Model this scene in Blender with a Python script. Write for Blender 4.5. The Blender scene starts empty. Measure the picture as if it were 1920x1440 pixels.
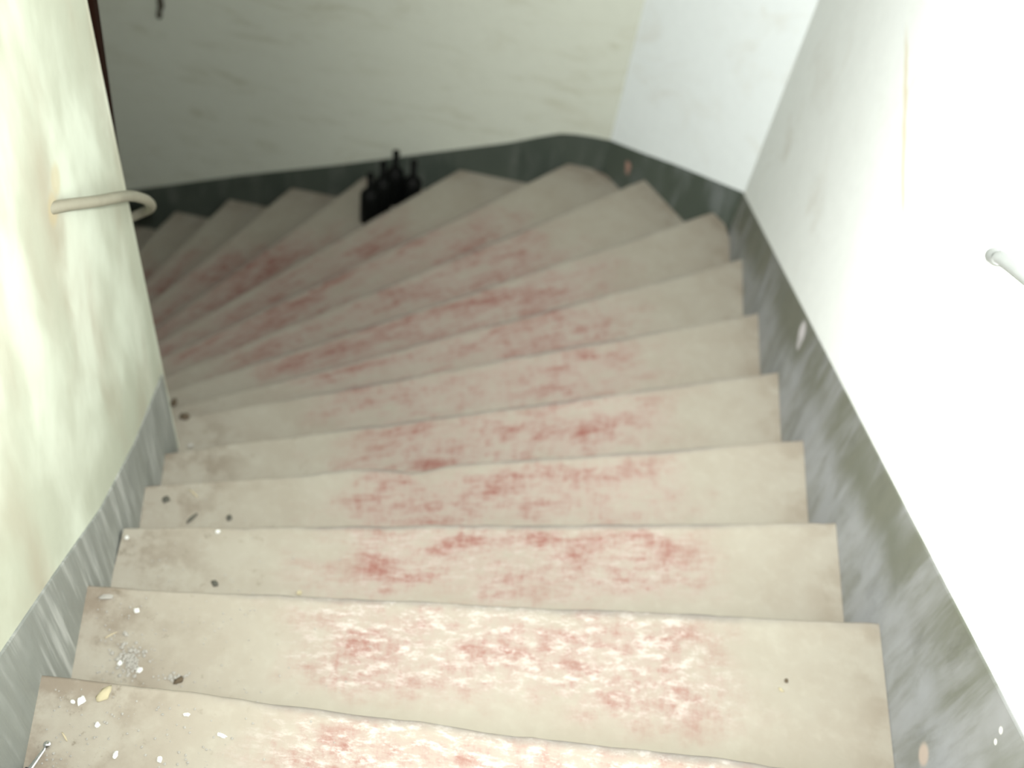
import bpy, bmesh, math, random
from mathutils import Vector, Matrix, noise as mnoise

C = bpy.context.scene.collection
scene = bpy.context.scene
EYE = 1.28                       # camera height above the upper landing (landing floor is z = 0)

# ------------------------------------------------------------------ camera
FPX = 1941.0
cam_d = bpy.data.cameras.new('camera'); cam = bpy.data.objects.new('camera', cam_d); C.objects.link(cam)
cam_d.sensor_width = 36.0; cam_d.lens = 36.0 * FPX / 1920.0
cam_d.clip_start = 0.02
right = Vector((0.98058068, 0.1501196, 0.12619685))
down = Vector((0.19611614, -0.75059799, -0.63098424))
fwd = Vector((0.0, 0.64348019, -0.76546276))
rot = Matrix((right, -down, -fwd)).transposed()
rot = Matrix.Rotation(-0.018, 3, 'Z') @ rot
cam.matrix_world = Matrix.Translation((0, 0, EYE)) @ rot.to_4x4()
cam_d.dof.use_dof = True
cam_d.dof.focus_distance = 1.44
cam_d.dof.aperture_fstop = 2.6
scene.camera = cam

# ------------------------------------------------------------------ world, light, exposure
w = bpy.data.worlds.new('world'); scene.world = w; w.use_nodes = True
bg = w.node_tree.nodes['Background']; bg.inputs[0].default_value = (0.75, 0.85, 1.0, 1); bg.inputs[1].default_value = 0.02

FLASH = (0.004, 0.040, 0.012)                           # the compact camera's flash: right, up, forward from the lens
AIM = (0.31, 0.27)                                       # tilt of the beam
floc = rot @ Vector((FLASH[0], FLASH[1], -FLASH[2])) + Vector((0, 0, EYE))
fdir = rot @ Vector((AIM[0], AIM[1], -1.0))
for nm, watt, cone in (('camera_flash_beam', 460.0, 62), ('camera_flash_spill', 440.0, 150)):
    fl = bpy.data.lights.new(nm, 'SPOT')
    fl.energy = watt; fl.color = (1.0, 1.0, 0.975)
    fl.spot_size = math.radians(cone); fl.spot_blend = 1.0; fl.shadow_soft_size = 0.012
    flo = bpy.data.objects.new(nm, fl); C.objects.link(flo)
    flo.location = floc; flo.rotation_euler = fdir.to_track_quat('-Z', 'Y').to_euler()

vs = scene.view_settings
scene.display_settings.display_device = 'sRGB'
vs.view_transform = 'Standard'; vs.look = 'None'; vs.exposure = 0.0; vs.gamma = 1.0; vs.use_curve_mapping = False

# ------------------------------------------------------------------ helpers
def srgb(r, g, b):
    def f(c):
        c /= 255.0
        return c / 12.92 if c <= 0.04045 else ((c + 0.055) / 1.055) ** 2.4
    return (f(r), f(g), f(b), 1.0)

def tag(o, label=None, cat=None, group=None, kind=None):
    if label: o['label'] = label
    if cat: o['category'] = cat
    if group: o['group'] = group
    if kind: o['kind'] = kind
    return o

def link_mesh(name, bm, mat, parent=None, loc=None, smooth=False):
    me = bpy.data.meshes.new(name); bm.normal_update(); bm.to_mesh(me); bm.free()
    if smooth:
        for p in me.polygons: p.use_smooth = True
    o = bpy.data.objects.new(name, me); C.objects.link(o)
    if mat: me.materials.append(mat)
    if parent: o.parent = parent
    if loc is not None: o.location = loc
    return o

def empty(name, loc):
    o = bpy.data.objects.new(name, None); C.objects.link(o); o.location = loc; o.empty_display_size = 0.05
    return o

class NT:
    """small node-graph builder"""
    def __init__(s, name):
        s.m = bpy.data.materials.new(name); s.m.use_nodes = True
        s.t = s.m.node_tree; s.n = s.t.nodes; s.b = s.n['Principled BSDF']
    def lk(s, a, b): s.t.links.new(a, b)
    def sock(s, node, i, v):
        if hasattr(v, 'links'): s.lk(v, node.inputs[i])
        elif v is not None: node.inputs[i].default_value = v
    def new(s, typ, **kw):
        n = s.n.new(typ)
        for k, v in kw.items(): setattr(n, k, v)
        return n
    def obj(s): return s.new('ShaderNodeTexCoord').outputs['Object']
    def uv(s): return s.new('ShaderNodeTexCoord').outputs['UV']
    def sep(s, v):
        n = s.new('ShaderNodeSeparateXYZ'); s.lk(v, n.inputs[0]); return n.outputs
    def math(s, op, a, b=None, c=None, clamp=False):
        n = s.new('ShaderNodeMath', operation=op, use_clamp=clamp)
        s.sock(n, 0, a); s.sock(n, 1, b)
        if c is not None: s.sock(n, 2, c)
        return n.outputs[0]
    def mapping(s, v, scale=(1, 1, 1), rot=(0, 0, 0), loc=(0, 0, 0)):
        n = s.new('ShaderNodeMapping'); s.lk(v, n.inputs[0])
        n.inputs['Scale'].default_value = scale; n.inputs['Rotation'].default_value = rot; n.inputs['Location'].default_value = loc
        return n.outputs[0]
    def noise(s, v, scale, detail=4, rough=0.6, dist=0.0):
        n = s.new('ShaderNodeTexNoise'); s.lk(v, n.inputs['Vector'])
        n.inputs['Scale'].default_value = scale; n.inputs['Detail'].default_value = detail
        n.inputs['Roughness'].default_value = rough; n.inputs['Distortion'].default_value = dist
        return n.outputs['Fac']
    def ramp(s, f, lo, hi, a=0.0, b=1.0, smooth=True):
        n = s.new('ShaderNodeMapRange', interpolation_type='SMOOTHSTEP' if smooth else 'LINEAR')
        s.sock(n, 0, f); n.inputs[1].default_value = lo; n.inputs[2].default_value = hi
        n.inputs[3].default_value = a; n.inputs[4].default_value = b
        return n.outputs[0]
    def mix(s, f, a, b, mode='MIX'):
        n = s.new('ShaderNodeMix', data_type='RGBA', blend_type=mode)
        s.sock(n, 0, f); s.sock(n, 6, a); s.sock(n, 7, b)
        return n.outputs[2]
    def dist(s, v, p):
        n = s.new('ShaderNodeVectorMath', operation='DISTANCE'); s.lk(v, n.inputs[0]); n.inputs[1].default_value = p
        return n.outputs['Value']
    def spot(s, v, p, r):                    # 1 inside radius r, soft rim
        return s.ramp(s.dist(v, p), r * 0.6, r * 1.25, 1.0, 0.0)
    def bump(s, h, strength, distance=0.01):
        n = s.new('ShaderNodeBump'); s.lk(h, n.inputs['Height'])
        n.inputs['Strength'].default_value = strength; n.inputs['Distance'].default_value = distance
        s.lk(n.outputs[0], s.b.inputs['Normal'])
    def out(s, col, rough=0.8, spec=0.3, metal=0.0):
        s.sock(s.b, 'Base Color', col); s.sock(s.b, 'Roughness', rough)
        s.b.inputs['Specular IOR Level'].default_value = spec; s.b.inputs['Metallic'].default_value = metal
        return s.m

# ------------------------------------------------------------------ materials
def mat_plaster(name, base, stain, amount, stretch=(0.35, 0.35, 1.0), extra=None, scale=4.0):
    g = NT(name); v = g.obj()
    m1 = g.noise(g.mapping(v, stretch), scale, 6, 0.62, 1.2)
    m2 = g.noise(g.mapping(v, (1, 1, 1), loc=(7, 3, 1)), 1.7, 3, 0.5)
    f = g.math('MULTIPLY', g.ramp(m1, 0.52, 0.72), g.ramp(m2, 0.35, 0.65))
    col = g.mix(g.math('MULTIPLY', f, amount), base, stain)
    fine = g.noise(v, 26, 3, 0.6)
    col = g.mix(g.ramp(fine, 0.3, 0.75, 0.0, 0.10), col, tuple(c * 0.72 for c in base[:3]) + (1,))
    if extra: col = extra(g, v, col)
    g.bump(g.noise(v, 9, 5, 0.6), 0.15, 0.01)
    return g.out(col, 0.85, 0.2)

WHITE = srgb(243, 248, 246)
def drip_right(g, v, col):                  # slanting yellow drip line on the white wall
    x, y, z = g.sep(v)
    # line from (y 2.447, z -0.015) to (y 1.924, z -0.179)
    d = g.math('SUBTRACT', z, g.math('MULTIPLY_ADD', y, 0.3136, -0.782))
    wob = g.math('MULTIPLY_ADD', g.noise(v, 6, 2), 0.03, -0.015)
    a = g.ramp(g.math('ABSOLUTE', g.math('ADD', d, wob)), 0.004, 0.016, 1, 0)
    b = g.math('MULTIPLY', g.ramp(y, 1.88, 1.98), g.ramp(y, 2.35, 2.5, 1, 0))
    return g.mix(g.math('MULTIPLY', g.math('MULTIPLY', a, b), 0.6), col, srgb(214, 196, 150))
M_wall_right = mat_plaster('white_plaster_right', WHITE, srgb(205, 200, 186), 0.45, (1, 0.5, 0.5), drip_right, 5)
M_wall_corner = mat_plaster('white_plaster_corner', srgb(222, 229, 228), srgb(190, 182, 160), 0.3, (0.6, 0.6, 0.8))
def back_extra(g, v, col):
    n = g.noise(g.mapping(v, (0.8, 1.0, 3.4), (0, 0.16, 0)), 3.4, 6, 0.68, 0.5)
    f = g.math('MULTIPLY', g.ramp(n, 0.50, 0.78), 0.42)
    return g.mix(f, col, srgb(138, 130, 100))
M_wall_back = mat_plaster('dirty_white_plaster_back', srgb(185, 189, 176), srgb(158, 152, 128), 0.3, (0.5, 0.5, 1.2), back_extra)
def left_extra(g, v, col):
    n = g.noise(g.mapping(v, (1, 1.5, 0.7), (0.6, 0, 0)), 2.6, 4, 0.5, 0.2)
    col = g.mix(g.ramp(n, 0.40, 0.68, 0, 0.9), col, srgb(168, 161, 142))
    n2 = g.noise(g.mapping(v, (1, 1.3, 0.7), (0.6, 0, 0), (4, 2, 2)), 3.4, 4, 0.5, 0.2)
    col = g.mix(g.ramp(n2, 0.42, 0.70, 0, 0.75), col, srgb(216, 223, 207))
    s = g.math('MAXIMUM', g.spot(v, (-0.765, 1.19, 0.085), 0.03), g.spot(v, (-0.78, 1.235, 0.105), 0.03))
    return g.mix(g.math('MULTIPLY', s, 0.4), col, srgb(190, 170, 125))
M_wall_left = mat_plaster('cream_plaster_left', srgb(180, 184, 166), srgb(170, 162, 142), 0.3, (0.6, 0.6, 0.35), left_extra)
M_ceiling = mat_plaster('ceiling_plaster', srgb(150, 148, 140), srgb(190, 186, 170), 0.3)

def mat_skirt(name, dark, scuff, amount, marks=(), streak=(1, 1, 0.22), scale=9, band=None):
    g = NT(name); v = g.obj()
    a = g.noise(g.mapping(v, streak), scale, 5, 0.66, 0.3)
    b = g.noise(v, 3.1, 3, 0.55)
    f = g.math('MULTIPLY', g.ramp(a, 0.42, 0.68), g.ramp(b, 0.34, 0.62))
    col = g.mix(g.math('MULTIPLY', f, amount), dark, scuff)
    if band:                                 # dusty boot scuffs low on the band, close to the treads
        x, y, z = g.sep(v)
        below = g.math('SUBTRACT', g.math('MULTIPLY_ADD', y, -0.455, 0.2194), z)
        below = g.math('ADD', below, g.math('MULTIPLY_ADD', g.noise(g.mapping(v, (1, 1, 0.5)), 8, 4, 0.6), 0.16, -0.08))
        bn = g.noise(g.mapping(v, (1, 1, 0.3), loc=(1, 8, 2)), 16, 5, 0.65, 0.4)
        col = g.mix(g.math('MULTIPLY', g.ramp(below, 0.09, 0.20, 0, 0.9), g.ramp(bn, 0.32, 0.62, 0.35, 1)), col, band)
    c2 = g.noise(g.mapping(v, (1, 1, 0.6), loc=(2, 5, 1)), 14, 4, 0.6)
    col = g.mix(g.ramp(c2, 0.55, 0.8, 0, 0.35), col, tuple(c * 0.5 for c in dark[:3]) + (1,))
    for p, r, cc in marks:
        col = g.mix(g.spot(v, p, r), col, cc)
    g.bump(g.noise(v, 18, 4, 0.6), 0.25, 0.004)
    return g.out(col, g.ramp(a, 0.3, 0.7, 0.35, 0.6), 0.35)
SK_D = (0.15, 0.16, 0.128, 1); SK_S = (0.31, 0.32, 0.325, 1)
M_skirt_right = mat_skirt('dark_grey_skirting_paint', SK_D, SK_S, 0.9, [
    ((0.832, 2.15, -0.812), 0.035, (0.62, 0.60, 0.62, 1)), ((0.832, 2.135, -0.84), 0.022, (0.5, 0.49, 0.5, 1)),
    ((0.832, 0.758, -0.394), 0.02, (0.50, 0.42, 0.36, 1)), ((0.832, 0.703, -0.141), 0.006, (0.7, 0.7, 0.66, 1)),
    ((0.832, 0.693, -0.161), 0.005, (0.7, 0.7, 0.66, 1))], band=(0.33, 0.345, 0.36, 1))
M_skirt_corner = mat_skirt('dark_green_skirting_paint', (0.062, 0.078, 0.062, 1), (0.20, 0.22, 0.22, 1), 0.55, [
    ((0.40, 3.957, -1.715), 0.022, (0.36, 0.22, 0.17, 1)), ((0.41, 3.96, -1.745), 0.018, (0.30, 0.19, 0.15, 1))])
M_skirt_back = mat_skirt('dark_green_skirting_back', (0.052, 0.064, 0.052, 1), (0.15, 0.16, 0.14, 1), 0.45)
M_skirt_left = mat_skirt('grey_skirting_paint_left', (0.22, 0.235, 0.215, 1), (0.48, 0.49, 0.46, 1), 0.9, (), (1, 1, 0.05), 60)

def mat_tread():
    def srgb(r, g, b, f=globals()['srgb']): return tuple(c * 0.475 for c in f(r, g, b)[:3]) + (1,)
    g = NT('dusty_concrete_with_worn_red_paint'); v = g.obj(); u, t, _ = g.sep(g.uv())
    beige = srgb(204, 198, 181)
    n1 = g.noise(v, 5.5, 5, 0.6, 0.4)
    col = g.mix(g.ramp(n1, 0.35, 0.7, 0, 0.6), beige, srgb(192, 182, 164))
    n0 = g.noise(v, 40, 3, 0.6)
    col = g.mix(g.ramp(n0, 0.45, 0.75, 0, 0.22), col, srgb(224, 220, 202))
    # worn red runner: band along the middle of the tread, strongest in the half towards the edge
    edge = g.math('MULTIPLY_ADD', g.noise(v, 7, 3), 0.22, -0.11)
    ue = g.math('ADD', u, edge)
    band = g.math('MULTIPLY', g.ramp(ue, 0.20, 0.34), g.ramp(ue, 0.70, 0.86, 1, 0))
    te = g.math('ADD', t, g.math('MULTIPLY_ADD', g.noise(v, 11, 4), 0.5, -0.25))
    depth = g.math('MULTIPLY', g.ramp(te, 0.0, 0.14, 0.35, 1), g.ramp(te, 0.50, 0.80, 1, 0))
    area = g.math('MULTIPLY', band, depth)
    zz = g.sep(v)[2]
    cv = g.new('ShaderNodeCombineXYZ'); g.sock(cv, 0, g.math('MULTIPLY', u, 1.5)); g.sock(cv, 1, g.math('MULTIPLY', t, 0.36)); g.sock(cv, 2, g.math('MULTIPLY', zz, 3.7))
    pv = cv.outputs[0]
    streak = g.noise(g.mapping(pv, (0.8, 1.6, 1), (0, 0, 0.2)), 24, 6, 0.75, 0.2)
    fine = g.noise(g.mapping(pv, (1.8, 0.5, 1), (0, 0, -0.5), (5, 2, 0)), 34, 5, 0.7, 0.1)
    blotch = g.noise(g.mapping(pv, (0.7, 1.2, 1), loc=(3, 1, 2)), 8, 4, 0.6, 0.2)
    wear = g.math('ADD', g.math('MULTIPLY_ADD', streak, 0.42, g.math('MULTIPLY', blotch, 0.44)), g.math('MULTIPLY', fine, 0.26))
    pink = g.math('MULTIPLY', area, g.ramp(wear, 0.38, 0.62))
    red = g.math('MULTIPLY', area, g.ramp(wear, 0.52, 0.72))
    col = g.mix(g.math('MULTIPLY', pink, 0.55), col, srgb(206, 176, 168))
    col = g.mix(g.math('MULTIPLY', red, 0.9), col, srgb(172, 110, 98))
    # bare white wear on the upper, most trodden steps
    x, y, z = g.sep(v)
    top = g.ramp(z, -0.85, -0.40)
    bare = g.noise(g.mapping(pv, (0.9, 1.7, 1), (0, 0, 0.25), (9, 4, 0)), 27, 6, 0.78, 0.15)
    bf = g.math('MULTIPLY', g.math('MULTIPLY', g.math('MULTIPLY', band, g.ramp(te, 0.45, 0.72, 1, 0)), g.ramp(bare, 0.47, 0.66)), top)
    col = g.mix(g.math('MULTIPLY', bf, 0.85), col, srgb(250, 244, 234))
    back = g.ramp(t, 0.62, 0.95)  # dust at the rear of the tread, deepened to paint in the riser's shade
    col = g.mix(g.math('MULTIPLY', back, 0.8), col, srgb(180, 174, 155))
    # grey scuffed front edge where people tread
    lip = g.math('MULTIPLY', g.ramp(t, 0.015, 0.07, 1, 0), g.math('MULTIPLY', g.ramp(ue, 0.12, 0.3), g.ramp(ue, 0.75, 0.95, 1, 0.35)))
    col = g.mix(g.math('MULTIPLY', lip, g.ramp(blotch, 0.3, 0.6, 0.25, 0.75)), col, srgb(150, 146, 140))
    # brown dirt against the inner wall
    dirt = g.math('MULTIPLY', g.ramp(g.math('ADD', u, edge), 0.03, 0.17, 1, 0), g.ramp(g.noise(v, 9, 5, 0.65), 0.42, 0.62))
    col = g.mix(g.math('MULTIPLY', dirt, 0.6), col, srgb(150, 132, 112))
    dirt2 = g.math('MULTIPLY', g.ramp(g.noise(v, 33, 4, 0.7), 0.60, 0.74), g.ramp(u, 0.05, 0.30, 0.7, 0.1))
    col = g.mix(g.math('MULTIPLY', dirt2, 0.8), col, srgb(138, 124, 104))
    right_d = g.math('MULTIPLY', g.ramp(u, 0.93, 0.995), g.ramp(g.noise(v, 12, 4), 0.4, 0.65))
    col = g.mix(g.math('MULTIPLY', right_d, 0.5), col, srgb(172, 158, 138))
    g.bump(g.noise(v, 30, 5, 0.65), 0.25, 0.004)
    return g.out(col, 0.9, 0.15)
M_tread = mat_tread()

def mat_simple(name, col, rough, spec=0.3, metal=0.0, var=0.0):
    g = NT(name)
    c = col
    if var:
        n = g.noise(g.obj(), 30, 4)
        c = g.mix(g.ramp(n, 0.3, 0.7, 0, var), col, tuple(k * 0.55 for k in col[:3]) + (1,))
    return g.out(c, rough, spec, metal)
M_rail = mat_simple('grey_painted_tube', srgb(138, 135, 119), 0.45, 0.3, 0, 0.25)
M_rail_right = mat_simple('grey_tube_right', (0.30, 0.32, 0.31, 1), 0.4, 0.4, 0, 0.15)
M_glass = mat_simple('black_bottle_glass', (0.003, 0.0035, 0.003, 1), 0.6, 0.12)
M_chrome = mat_simple('bright_metal', (0.85, 0.85, 0.86, 1), 0.16, 0.5, 1.0)
M_grip = mat_simple('dark_collar', (0.03, 0.028, 0.035, 1), 0.5)
M_white_chip = mat_simple('white_plaster_chip', srgb(205, 207, 202), 0.8, 0.2, 0, 0.1)
M_grey_chip = mat_simple('grey_plaster_crumb', srgb(150, 148, 140), 0.9, 0.2, 0, 0.25)
M_yellow_chip = mat_simple('yellowish_flake', srgb(166, 158, 130), 0.85, 0.2, 0, 0.15)
M_brown_chip = mat_simple('brown_clod', srgb(88, 78, 64), 0.95, 0.1, 0, 0.4)
M_dark_chip = mat_simple('dark_scrap', srgb(84, 84, 76), 0.9, 0.1, 0, 0.3)
M_straw = mat_simple('pale_straw', srgb(172, 162, 136), 0.8, 0.2, 0, 0.2)
M_iron = mat_simple('dark_rusty_iron', (0.045, 0.038, 0.025, 1), 0.8, 0.2, 0, 0.3)
M_edge = mat_simple('dark_brown_wood', (0.010, 0.004, 0.002, 1), 0.8, 0.05, 0, 0.3)

# ------------------------------------------------------------------ plan of the stairwell
RX = 0.835
A = Vector((-0.863, 1.63))                                     # free end of the inner wall
WALL_OUT = [(RX, -2.2), (RX, 3.42), (0.305, 4.09), (-3.3, 4.175)]
def back_y(x): return 4.09 + (x - 0.305) * (4.175 - 4.09) / (-3.3 - 0.305)
def left_x(y): return -0.578 if y < 0.4 else -0.863 + 0.2317 * (1.63 - y)
def inner_y(x): return 1.63 - 0.24 * (x + 0.863)

def zt(n): return EYE - 1.62 - 0.17 * n                          # top of tread n
# nosing lines: n -> (inner point, outer point) in plan
def on_inner(p, ang):                                            # follow a nosing line to the inner wall
    d = Vector((math.cos(math.radians(ang)), math.sin(math.radians(ang))))
    p = Vector(p)
    # back face: y - 1.63 + .24 (x + .863) = 0
    k = (1.63 - 0.24 * (p.x + 0.863) - p.y) / (d.y + 0.24 * d.x)
    return p + d * k
NOSE = {-2: ((-0.578, 0.14), (RX, -0.02)), -1: ((-0.578, 0.376), (RX, 0.33)),
        0: ((-0.627, 0.606), (RX, 0.686)), 1: ((-0.687, 0.842), (RX, 1.070)), 2: ((-0.722, 1.068), (RX, 1.414)),
        3: ((-0.785, 1.276), (RX, 1.787)), 4: ((-0.828, 1.486), (RX, 2.180))}
for n, p, ang in [(5, (RX, 2.598), 26.9), (6, (RX, 3.057), 33.1), (7, (0.764, 3.512), 38.2), (8, (0.475, 3.858), 44.2),
                  (9, (0.117, 4.080), 48.9), (10, (-0.398, 4.098), 54.7), (11, (-0.885, 4.105), 62.6),
                  (12, (-1.262, 4.135), 67.3), (13, (-1.616, 4.130), 73.4), (14, (-1.932, 4.140), 75.8),
                  (15, (-2.25, 4.15), 81), (16, (-2.58, 4.155), 86), (17, (-2.90, 4.16), 90)]:
    NOSE[n] = (on_inner(p, ang), p)
NOSE = {k: (Vector(a), Vector(b)) for k, (a, b) in NOSE.items()}

def to_wall(p, d):
    """from p along d to the outer wall line"""
    best = None
    for (x1, y1), (x2, y2) in zip(WALL_OUT, WALL_OUT[1:]):
        e = Vector((x2 - x1, y2 - y1)); q = Vector((x1, y1)) - p
        den = d.x * e.y - d.y * e.x
        if abs(den) < 1e-9: continue
        k = (q.x * e.y - q.y * e.x) / den; m = (q.x * d.y - q.y * d.x) / den
        if k > 0 and -0.02 <= m <= 1.02 and (best is None or k < best): best = k
    return p + d * (best if best is not None else 0)

# ------------------------------------------------------------------ setting
def prism(name, poly, z0, z1, mat, label, cat, bevel_at=None):
    bm = bmesh.new()
    lo = [bm.verts.new((x, y, z0)) for x, y in poly]; hi = [bm.verts.new((x, y, z1)) for x, y in poly]
    n = len(poly)
    for i in range(n):
        bm.faces.new((lo[i], lo[(i + 1) % n], hi[(i + 1) % n], hi[i]))
    bm.faces.new(hi); bm.faces.new(lo[::-1])
    bmesh.ops.recalc_face_normals(bm, faces=bm.faces)
    o = link_mesh(name, bm, mat)
    return tag(o, label, cat, kind='structure')

BOT, TOP = -3.75, 2.55
prism('wall_right', [(RX, -2.2), (RX, 3.42), (RX + 0.25, 3.42), (RX + 0.25, -2.2)], BOT, TOP, M_wall_right,
      'white plastered wall along the right side of the stairs', 'wall')
prism('wall_corner', [(RX, 3.42), (0.305, 4.09), (0.46, 4.30), (RX + 0.25, 3.55), (RX + 0.25, 3.42)], BOT, TOP, M_wall_corner,
      'white slanted wall panel across the corner of the stairwell', 'wall')
prism('wall_back', [(0.305, 4.09), (-3.3, 4.175), (-3.3, 4.40), (0.46, 4.32), (0.46, 4.30)], BOT, TOP, M_wall_back,
      'stained white wall at the far side of the stairwell', 'wall')
rc = [(A.x + 0.0035, A.y - 0.015), (A.x + 0.0025, A.y - 0.004), (A.x - 0.004, A.y + 0.001), (A.x - 0.016, A.y + 0.004)]
prism('wall_left', [(-0.578, -2.2), (-0.578, 0.4)] + rc + [(-3.3, inner_y(-3.3)), (-3.3, inner_y(-3.3) - 0.22), (-1.06, 1.46), (-0.80, 0.4), (-0.80, -2.2)],
      BOT, TOP, M_wall_left, 'cream plastered inner wall on the left that the stairs wind around', 'wall')
prism('wall_end', [(-3.3, inner_y(-3.3) - 0.22), (-3.3, 4.40), (-3.5, 4.40), (-3.5, inner_y(-3.3) - 0.22)], BOT, TOP, M_wall_back,
      'plain wall closing the lower flight, out of view', 'wall')
prism('wall_rear', [(-0.80, -2.2), (RX + 0.25, -2.2), (RX + 0.25, -2.4), (-0.80, -2.4)], BOT, TOP, M_ceiling,
      'plain wall behind the upper landing, out of view', 'wall')
prism('ceiling', [(RX + 0.25, -2.4), (RX + 0.25, 4.40), (-3.5, 4.40), (-3.5, 1.5), (-0.8, 1.3), (-0.8, -2.4)], TOP, TOP + 0.15, M_ceiling,
      'plain ceiling over the stairwell, out of view', 'ceiling')
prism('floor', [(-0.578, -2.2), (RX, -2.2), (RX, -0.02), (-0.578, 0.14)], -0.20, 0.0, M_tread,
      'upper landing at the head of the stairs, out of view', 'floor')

def skirting(name, tops, mat, label, depth=0.62, th=0.003):
    """tops: list of (x, y, z, nx, ny) along the wall; (nx, ny) points into the stairwell"""
    bm = bmesh.new(); rows = []
    for x, y, z, nx, ny in tops:
        r = [(x, y, z), (x + nx * th * 0.6, y + ny * th * 0.6, z - 0.001), (x + nx * th, y + ny * th, z - 0.004),
             (x + nx * th, y + ny * th, z - depth), (x, y, z - depth)]
        rows.append([bm.verts.new(p) for p in r])
    for a, b in zip(rows, rows[1:]):
        for i in range(5):
            bm.faces.new((a[i], a[(i + 1) % 5], b[(i + 1) % 5], b[i]))
    bm.faces.new(rows[0]); bm.faces.new(rows[-1][::-1])
    bmesh.ops.recalc_face_normals(bm, faces=bm.faces)
    o = link_mesh(name, bm, mat)
    return tag(o, label, 'baseboard', kind='structure')

zr = lambda y: EYE - 1.37 - 0.455 * (y - 0.68)
skirting('baseboard_right', [(RX, y, min(zr(y), 0.15), -1, 0) for y in (-2.0, -0.1, 0.15, 0.6, 1.2, 2.0, 2.8, 3.42)], M_skirt_right,
         'dark grey scuffed skirting band sloping along the right wall')
cn = Vector((0.305 - RX, 4.09 - 3.42)).normalized(); cnx, cny = -cn.y, cn.x
cnx, cny = (cnx, cny) if cnx * (-1) + cny * (-1) > 0 else (-cnx, -cny)
skirting('baseboard_corner', [(x, y, EYE + z, cnx, cny) for x, y, z in
         [(RX, 3.42, -2.612), (0.700, 3.5907, -2.700), (0.589, 3.7310, -2.772), (0.437, 3.9231, -2.880), (0.305, 4.09, -2.968)]], M_skirt_corner,
         'dark green skirting band across the slanted corner wall')
skirting('baseboard_back', [(x, back_y(x), EYE + z, 0, -1) for x, z in
         [(0.305, -2.968), (0.22, -2.968), (0.14, -2.974), (0.07, -2.986), (0.0, -3.016), (-0.18, -3.104), (-0.566, -3.262), (-1.0, -3.441),
          (-1.54, -3.649), (-2.03, -3.854), (-2.6, -4.09), (-3.3, -4.38)]], M_skirt_back,
         'dark green skirting band running down along the far wall')
skirting('baseboard_left', [(left_x(y), y, EYE + z, 0.974, 0.226) for y, z in
         [(-2.0, -1.10), (0.1, -1.10), (0.4, -1.30), (0.56, -1.43), (0.75, -1.58), (1.0, -1.785), (1.28, -1.965), (1.61, -2.13)]], M_skirt_left,
         'pale grey rubbed skirting band along the left wall', 0.6)
skirting('baseboard_inner', [(x, inner_y(x), EYE + z, 0.234, 0.972) for x, z in
         [(-0.875, -2.14), (-1.2, -2.45), (-2.0, -3.25), (-3.3, -4.3)]], M_skirt_left,
         'skirting band on the hidden back of the inner wall', 0.5)

# ------------------------------------------------------------------ staircase: one thing, each step a part
def make_step(n, parent):
    I0, O0 = NOSE[n]; I1, O1 = NOSE[n - 1]
    S = 56; over = 0.022
    bm = bmesh.new(); uvl = bm.loops.layers.uv.new('UVMap')
    rows = []; uvs = []
    rng = random.Random(50 + n)
    def line_pt(t, s):
        a = I0.lerp(I1, t); b = O0.lerp(O1, t); d = (b - a).normalized()
        if n >= 1 or True:
            e = to_wall(a, d)
            b2 = e if (e - a).length > (b - a).length * 0.9 else b
        else: b2 = b
        b2 = b2 - d * 0.004
        return a.lerp(b2, s), (b2 - a).length
    top = zt(n)
    for k in range(S + 1):
        s = k / S
        p0, L = line_pt(0.0, s); p1, _ = line_pt(1.0, s)
        v = (p1 - p0); g = v.length; v = v / max(g, 1e-6)
        wob = 0.004 * mnoise.noise(Vector((p0.x * 7, p0.y * 7, n * 3.1))) + 0.003 * mnoise.noise(Vector((p0.x * 23, p0.y * 23, n * 1.7)))
        if n == 3: wob += 0.016 * math.exp(-((s - 0.385) / 0.03) ** 2) - 0.006 * math.exp(-((s - 0.30) / 0.05) ** 2)
        if n == 0: wob += 0.004 * math.exp(-((s - 0.5) / 0.2) ** 2)
        dz = 0.0015 * mnoise.noise(Vector((p0.x * 4, p0.y * 4, n)))
        prof = [(over, -0.215), (over, -0.034), (0.005, -0.033), (0.001, -0.028), (0.0, -0.008), (0.001, -0.004), (0.003, -0.0012), (0.006, 0.0)]
        m = max(g, 0.05)
        flat = [(0.006 + (m - 0.006) * f, 0.0) for f in (0.2, 0.4, 0.6, 0.8, 1.0)] + [(m + 0.028, 0.0), (m + 0.028, -0.215)]
        row = []; uvr = []
        for d, z in prof + flat:
            t = d / m
            q, _ = line_pt(min(max(t, 0), 1.0), s)
            if t > 1: q = q + v * (d - m)
            ed = wob if d < 0.03 else 0.0
            q = q + v * ed
            row.append(bm.verts.new((q.x, q.y, top + z + (dz if z > -0.03 else 0))))
            uvr.append((s, min(max(t, 0), 1)))
        rows.append(row); uvs.append(uvr)
    N = len(rows[0])
    for k in range(S):
        for i in range(N):
            j = (i + 1) % N
            try: f = bm.faces.new((rows[k][i], rows[k + 1][i], rows[k + 1][j], rows[k][j]))
            except ValueError: continue
            for lp, uvv in zip(f.loops, (uvs[k][i], uvs[k + 1][i], uvs[k + 1][j], uvs[k][j])): lp[uvl].uv = uvv
    for r in (rows[0], rows[-1][::-1]):
        bm.faces.new(r)
    bmesh.ops.recalc_face_normals(bm, faces=bm.faces)
    for f in bm.faces: f.smooth = False
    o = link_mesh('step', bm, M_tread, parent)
    o.matrix_parent_inverse = Matrix.Translation(parent.location).inverted()
    return o

stairs = empty('staircase', (0.1, 0.35, zt(0)))
tag(stairs, 'winding flight of dusty concrete steps with worn red paint down the middle', 'staircase')
bpy.context.view_layer.update()
for n in range(-1, 18): make_step(n, stairs)

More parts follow.
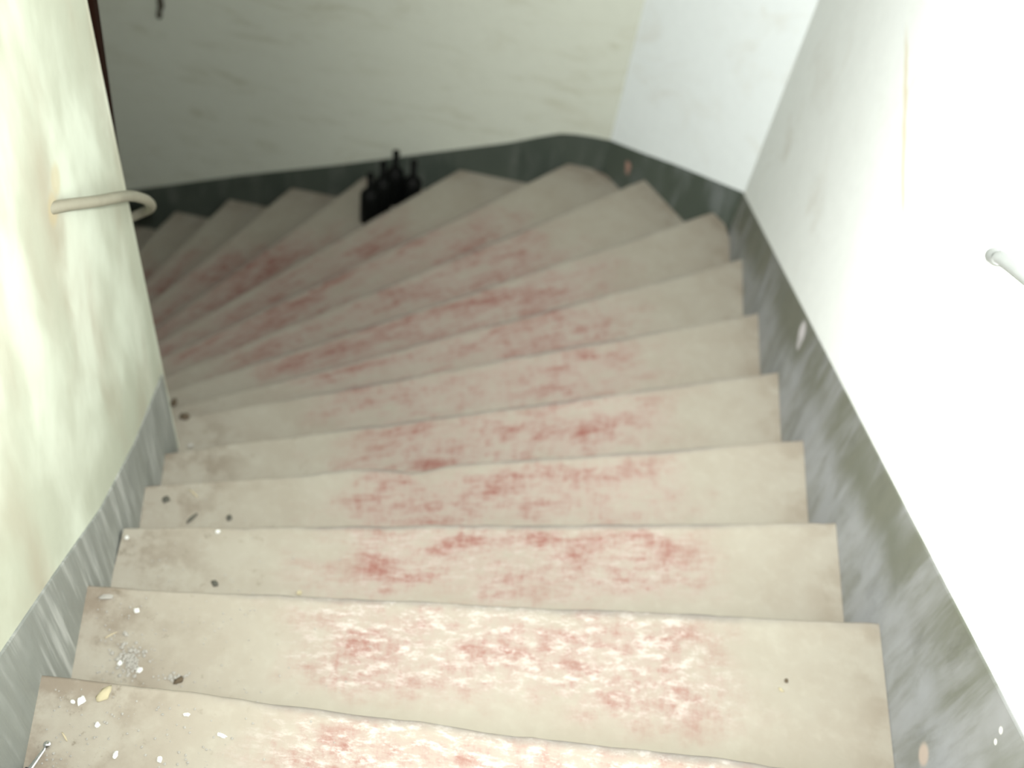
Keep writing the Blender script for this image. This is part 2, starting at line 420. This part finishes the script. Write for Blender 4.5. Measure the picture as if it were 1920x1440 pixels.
# ------------------------------------------------------------------ tubes (handrails)
def tube(pts, r, seg=14, sub=6, taper=None):
    P = [Vector(p) for p in pts]
    path = []
    for i in range(len(P) - 1):
        a = P[max(i - 1, 0)]; b = P[i]; c = P[i + 1]; d = P[min(i + 2, len(P) - 1)]
        for k in range(sub):
            t = k / sub
            path.append(0.5 * ((2 * b) + (c - a) * t + (2 * a - 5 * b + 4 * c - d) * t * t + (3 * b - a - 3 * c + d) * t ** 3))
    path.append(P[-1])
    bm = bmesh.new(); rings = []; up = Vector((0, 0, 1))
    t0 = (path[1] - path[0]).normalized(); nrm = t0.cross(up)
    if nrm.length < 0.1: nrm = t0.cross(Vector((1, 0, 0)))
    nrm.normalize()
    for i, p in enumerate(path):
        tn = (path[min(i + 1, len(path) - 1)] - path[max(i - 1, 0)]).normalized()
        nrm = (nrm - tn * nrm.dot(tn)).normalized(); bi = tn.cross(nrm)
        rr = r if taper is None else r + (taper - r) * i / (len(path) - 1)
        rings.append([bm.verts.new(p + (nrm * math.cos(2 * math.pi * j / seg) + bi * math.sin(2 * math.pi * j / seg)) * rr) for j in range(seg)])
    for a, b in zip(rings, rings[1:]):
        for j in range(seg): bm.faces.new((a[j], a[(j + 1) % seg], b[(j + 1) % seg], b[j]))
    bm.faces.new(rings[0][::-1]); bm.faces.new(rings[-1])
    bmesh.ops.recalc_face_normals(bm, faces=bm.faces)
    return bm
E_ = lambda pts: [(x, y, z + EYE) for x, y, z in pts]
tag(link_mesh('handrail', tube(E_([(-0.795, 1.100, -1.130), (-0.772, 1.170, -1.182), (-0.756, 1.230, -1.218), (-0.745, 1.300, -1.266),
                                   (-0.745, 1.365, -1.312), (-0.759, 1.448, -1.380), (-0.773, 1.526, -1.456), (-0.797, 1.597, -1.535),
                                   (-0.830, 1.655, -1.605), (-0.880, 1.702, -1.672), (-0.960, 1.728, -1.745), (-1.15, 1.765, -1.88),
                                   (-1.6, 1.87, -2.26), (-2.2, 2.015, -2.75), (-2.30, 1.99, -2.80), (-2.33, 1.95, -2.81)]), 0.0105), M_rail, smooth=True),
    'grey tube handrail that springs from the left wall and curls around its free end', 'handrail')
tag(link_mesh('handrail', tube(E_([(0.850, 1.470, -1.142), (0.818, 1.455, -1.138), (0.797, 1.432, -1.126), (0.787, 1.395, -1.102), (0.785, 1.294, -1.044),
                                   (0.785, 0.60, -0.72), (0.785, -0.20, -0.36), (0.800, -0.25, -0.34), (0.850, -0.27, -0.335)]), 0.0115), M_rail_right, smooth=True),
    'grey tube handrail on the bright right wall, cut by the frame edge', 'handrail')

# ------------------------------------------------------------------ dark bottles on a lower tread
def lathe(prof, seg=24):
    bm = bmesh.new(); rings = []
    for r, z in prof:
        rings.append([bm.verts.new((r * math.cos(2 * math.pi * j / seg), r * math.sin(2 * math.pi * j / seg), z)) for j in range(seg)])
    for a, b in zip(rings, rings[1:]):
        for j in range(seg): bm.faces.new((a[j], a[(j + 1) % seg], b[(j + 1) % seg], b[j]))
    bm.faces.new(rings[0][::-1]); bm.faces.new(rings[-1])
    return bm
BOTTLES = [((-0.780, 3.800), 0.292, 'left-most black bottle of the row, standing a little apart on the winding step'),
           ((-0.738, 3.892), 0.300, 'second black bottle from the left in the row on the winding step'),
           ((-0.694, 3.975), 0.312, 'tallest black bottle of the row on the winding step'),
           ((-0.600, 3.942), 0.300, 'right-most black bottle of the group, beside the step edge')]
for (x, y), hgt, lab in BOTTLES:
    b = empty('bottle', (x, y, zt(11)))
    tag(b, lab, 'bottle', 'black bottles on the winding step')
    k = hgt / 0.30; R = 0.047
    link_mesh('body', lathe([(R * 0.9, 0.0), (R, 0.006), (R, 0.165 * k), (R * 0.93, 0.180 * k), (R * 0.70, 0.194 * k), (0.0185, 0.208 * k),
                             (0.0155, 0.222 * k), (0.0150, 0.280 * k)]), M_glass, b, smooth=True)
    link_mesh('neck_ring', lathe([(0.0150, 0.280 * k), (0.0180, 0.282 * k), (0.0180, 0.298 * k), (0.0140, 0.300 * k)]), M_glass, b, smooth=True)

# ------------------------------------------------------------------ ball-tipped metal pin at the lower left
p0 = Vector((-0.5665, 0.497, zt(0) + 0.0068)); pd = Vector((-0.0105, -0.0430, 0.0)).normalized()
pin = empty('metal_pin', p0)
tag(pin, 'small silver metal pin with a ball tip and dark collar, lying at the lower left', 'pin')
bm = bmesh.new(); bmesh.ops.create_uvsphere(bm, u_segments=24, v_segments=16, radius=0.0066); link_mesh('ball_tip', bm, M_chrome, pin, smooth=True)
link_mesh('shaft', tube([pd * 0.005, pd * 0.022, pd * 0.042], 0.0024, 12, 4, 0.0048), M_chrome, pin, smooth=True)
link_mesh('collar', tube([pd * 0.040, pd * 0.06, pd * 0.085], 0.0074, 14, 3), M_grip, pin, smooth=True)

# ------------------------------------------------------------------ loose bits on the steps
def cam_hit(px, py, n):
    """the spot on tread n seen at that place in the photograph"""
    d = rot @ Vector(((px - 960) / FPX, -(py - 720) / FPX, -1.0))
    k = (zt(n) - EYE) / d.z
    return Vector((d.x * k, d.y * k, zt(n)))
def rock(seed, sx, sy, sz):
    r = random.Random(seed); bm = bmesh.new(); bmesh.ops.create_icosphere(bm, subdivisions=2, radius=1.0)
    off = Vector((r.random() * 50, r.random() * 50, 0))
    for v in bm.verts:
        k = 1 + 0.45 * mnoise.noise(v.co * 1.3 + off)
        v.co = Vector((v.co.x * sx * k, v.co.y * sy * k, max(v.co.z * k, -0.45) * sz + 0.45 * sz))
    bmesh.ops.rotate(bm, verts=bm.verts, cent=(0, 0, 0), matrix=Matrix.Rotation(r.random() * 6.28, 3, 'Z'))
    return bm
BITS = [  # name, px, py, tread, half sizes in mm, material, label, category
    ('plaster_chip', 153, 1315, 0, (8, 6, 4), M_white_chip, 'brightest white plaster chip, on the nearest step left of the yellowish flake', 'chip'),
    ('plaster_chip', 137, 1317, 0, (4, 3, 3), M_white_chip, 'tiny white chip touching the brightest white chip on the nearest step', 'chip'),
    ('plaster_flake', 194, 1304, 0, (15, 8, 3), M_yellow_chip, 'flat yellowish plaster flake near the left end of the nearest step', 'flake'),
    ('plaster_chip', 183, 1360, 0, (4, 4, 3), M_white_chip, 'small white chip below the yellowish flake on the nearest step', 'chip'),
    ('plaster_chip', 217, 1416, 0, (6, 4, 3), M_white_chip, 'white chip close to the bottom frame edge, right of the silver pin', 'chip'),
    ('plaster_chip', 300, 1425, 0, (5, 4, 3), M_white_chip, 'white chip at the bottom frame edge beneath the left end of the red paint', 'chip'),
    ('plaster_chip', 350, 1341, 0, (5, 3, 3), M_white_chip, 'white chip at the left start of the red paint on the nearest step', 'chip'),
    ('plaster_chip', 416, 1380, 0, (8, 3, 3), M_white_chip, 'long white chip lying in the red paint of the nearest step', 'chip'),
    ('straw', 122, 1383, 0, (9, 1.5, 1.5), M_straw, 'pale straw bit just above the ball tip of the silver pin', 'straw'),
    ('plaster_chip', 200, 1121, 1, (14, 5, 4), M_grey_chip, 'long pale plaster sliver at the upper left of the second step', 'chip'),
    ('plaster_chip', 257, 1146, 1, (5, 5, 4), M_white_chip, 'round white chip below right of the long sliver on the second step', 'chip'),
    ('plaster_chip', 236, 1190, 1, (6, 4, 3), M_grey_chip, 'pale chip above the crumb heap on the second step', 'chip'),
    ('straw', 207, 1192, 1, (12, 1.6, 1.5), M_straw, 'pale straw bit left of the crumb heap on the second step', 'straw'),
    ('plaster_chip', 225, 1245, 1, (5, 4, 4), M_white_chip, 'white chip in the left half of the crumb heap on the second step', 'chip'),
    ('plaster_chip', 262, 1258, 1, (6, 5, 4), M_white_chip, 'white chip at the right end of the crumb heap on the second step', 'chip'),
    ('dirt_clod', 335, 1277, 1, (10, 6, 4), M_brown_chip, 'brown dirt clod at the front edge right of the crumb heap', 'clod'),
    ('dirt_clod', 1474, 1277, 1, (5, 4, 2), M_brown_chip, 'upper of two small brown bits on the right of the second step', 'clod'),
    ('dirt_clod', 1464, 1294, 1, (6, 3, 2), M_yellow_chip, 'lower tan bit of the two on the right of the second step', 'clod'),
    ('plaster_chip', 561, 1113, 2, (6, 5, 5), M_yellow_chip, 'yellowish crumb behind the second step edge, at the left of the red paint', 'chip'),
    ('plaster_chip', 238, 1009, 2, (5, 4, 3), M_white_chip, 'white chip at the upper left corner of the third step', 'chip'),
    ('plaster_chip', 408, 998, 2, (5, 5, 4), M_white_chip, 'bright white chip just below the third step edge', 'chip'),
    ('dirt_clod', 403, 1095, 2, (9, 6, 4), M_dark_chip, 'dark clod above the left part of the second step edge', 'clod'),
    ('dirt_clod', 311, 938, 3, (10, 8, 5), M_dark_chip, 'dark round clod on the fourth step near the left wall', 'clod'),
    ('straw', 364, 926, 3, (17, 2, 2), M_straw, 'thin pale straw slanting across the left of the fourth step', 'straw'),
    ('dirt_clod', 360, 973, 3, (18, 4, 3), M_dark_chip, 'long dark scrap lying near the front of the fourth step', 'scrap'),
    ('dirt_clod', 430, 972, 3, (9, 7, 4), M_dark_chip, 'dark clod right of the long dark scrap on the fourth step', 'clod'),
    ('plaster_chip', 300, 850, 4, (8, 5, 5), M_straw, 'pale chip in the corner by the left skirting of the fifth step', 'chip'),
    ('plaster_chip', 357, 836, 4, (8, 6, 4), M_grey_chip, 'pale chip on the fifth step below the dark brown clod', 'chip'),
    ('dirt_clod', 346, 783, 5, (17, 12, 9), M_brown_chip, 'largest dark brown clod, on a step beside the end of the left wall', 'clod'),
    ('dirt_clod', 326, 756, 6, (16, 10, 6), M_brown_chip, 'dark clod against the end of the left wall, above the largest clod', 'clod'),
]
for i, (nm, px, py, n, sz, m, lab, cat) in enumerate(BITS):
    p = cam_hit(px, py, n); p.z += 0.0008
    o = link_mesh(nm, rock(100 + i, sz[0] / 1000, sz[1] / 1000, sz[2] / 1000), m, None, p, smooth=(cat != 'chip'))
    tag(o, lab, cat, {'chip': 'plaster chips on the steps', 'straw': 'straw bits on the steps', 'clod': 'dirt clods on the steps'}.get(cat))

bm = bmesh.new(); rng = random.Random(7)
def crumb(p, s):
    k = len(bm.verts)
    r = bmesh.ops.create_icosphere(bm, subdivisions=1, radius=s)
    for v in r['verts']:
        v.co = Vector((v.co.x * rng.uniform(.7, 1.3), v.co.y * rng.uniform(.7, 1.3), v.co.z * .7)) + Vector((p.x, p.y, p.z + s * .55))
for n, num, smin, smax in ((0, 230, .0006, .0024), (1, 170, .0006, .0022), (2, 45, .0008, .0024), (3, 20, .001, .0024), (4, 10, .001, .0024)):
    I0, O0 = NOSE[n]; I1, O1 = NOSE[n - 1]
    for _ in range(num):
        s = min(0.02 + abs(rng.gauss(0, 0.13)), 0.7); t = rng.uniform(0.08, 0.9)
        a = I0.lerp(I1, t); b = O0.lerp(O1, t); q = a.lerp(b, s)
        if s * (b - a).length < 0.02: continue
        crumb(Vector((q.x, q.y, zt(n))), rng.uniform(smin, smax))
for _ in range(120):                                     # the little heap on the second step
    q = cam_hit(243 + rng.gauss(0, 14), 1236 + rng.gauss(0, 15), 1); crumb(q, rng.uniform(.0015, .0042))
for _ in range(40):
    q = cam_hit(330 + rng.gauss(0, 14), 1272 + rng.gauss(0, 5), 1); crumb(q, rng.uniform(.0015, .0035))
tag(link_mesh('plaster_crumbs', bm, M_grey_chip), 'scatter of fine plaster crumbs on the left ends of the nearest steps', 'crumbs', kind='stuff')

# ------------------------------------------------------------------ small hook on the far wall
hx = -1.836
hk = empty('wall_hook', (hx, back_y(hx), EYE - 2.73))
tag(hk, 'small dark iron hook on the far wall at the top left', 'hook')
link_mesh('plate', lathe([(0.012, 0.0), (0.014, 0.004), (0.013, 0.050), (0.009, 0.054)], 12), M_iron, hk, (0, -0.012, -0.01), smooth=True)
link_mesh('hook_arm', tube([(0, -0.008, 0.0), (0, -0.032, -0.012), (-0.004, -0.040, -0.034), (-0.006, -0.030, -0.046), (-0.006, -0.018, -0.042)], 0.0105, 10, 5), M_iron, hk, smooth=True)

# ------------------------------------------------------------------ board leaning behind the end of the inner wall
bz0, bz1 = zt(5), EYE - 0.55
def bx(z): return -0.895 + 0.0527 * (z - (EYE - 1.583))
bm = bmesh.new(); vv = []
for z in (bz0, bz1):
    vv.append([bm.verts.new((x, y, z)) for x, y in ((bx(z) - 0.085, 1.667), (bx(z), 1.667), (bx(z), 1.685), (bx(z) - 0.085, 1.685))])
for i in range(4): bm.faces.new((vv[0][i], vv[0][(i + 1) % 4], vv[1][(i + 1) % 4], vv[1][i]))
bm.faces.new(vv[0][::-1]); bm.faces.new(vv[1]); bmesh.ops.recalc_face_normals(bm, faces=bm.faces)
tag(link_mesh('wooden_board', bm, M_edge), 'dark brown board standing behind the end of the left wall, only a thin edge showing', 'board')
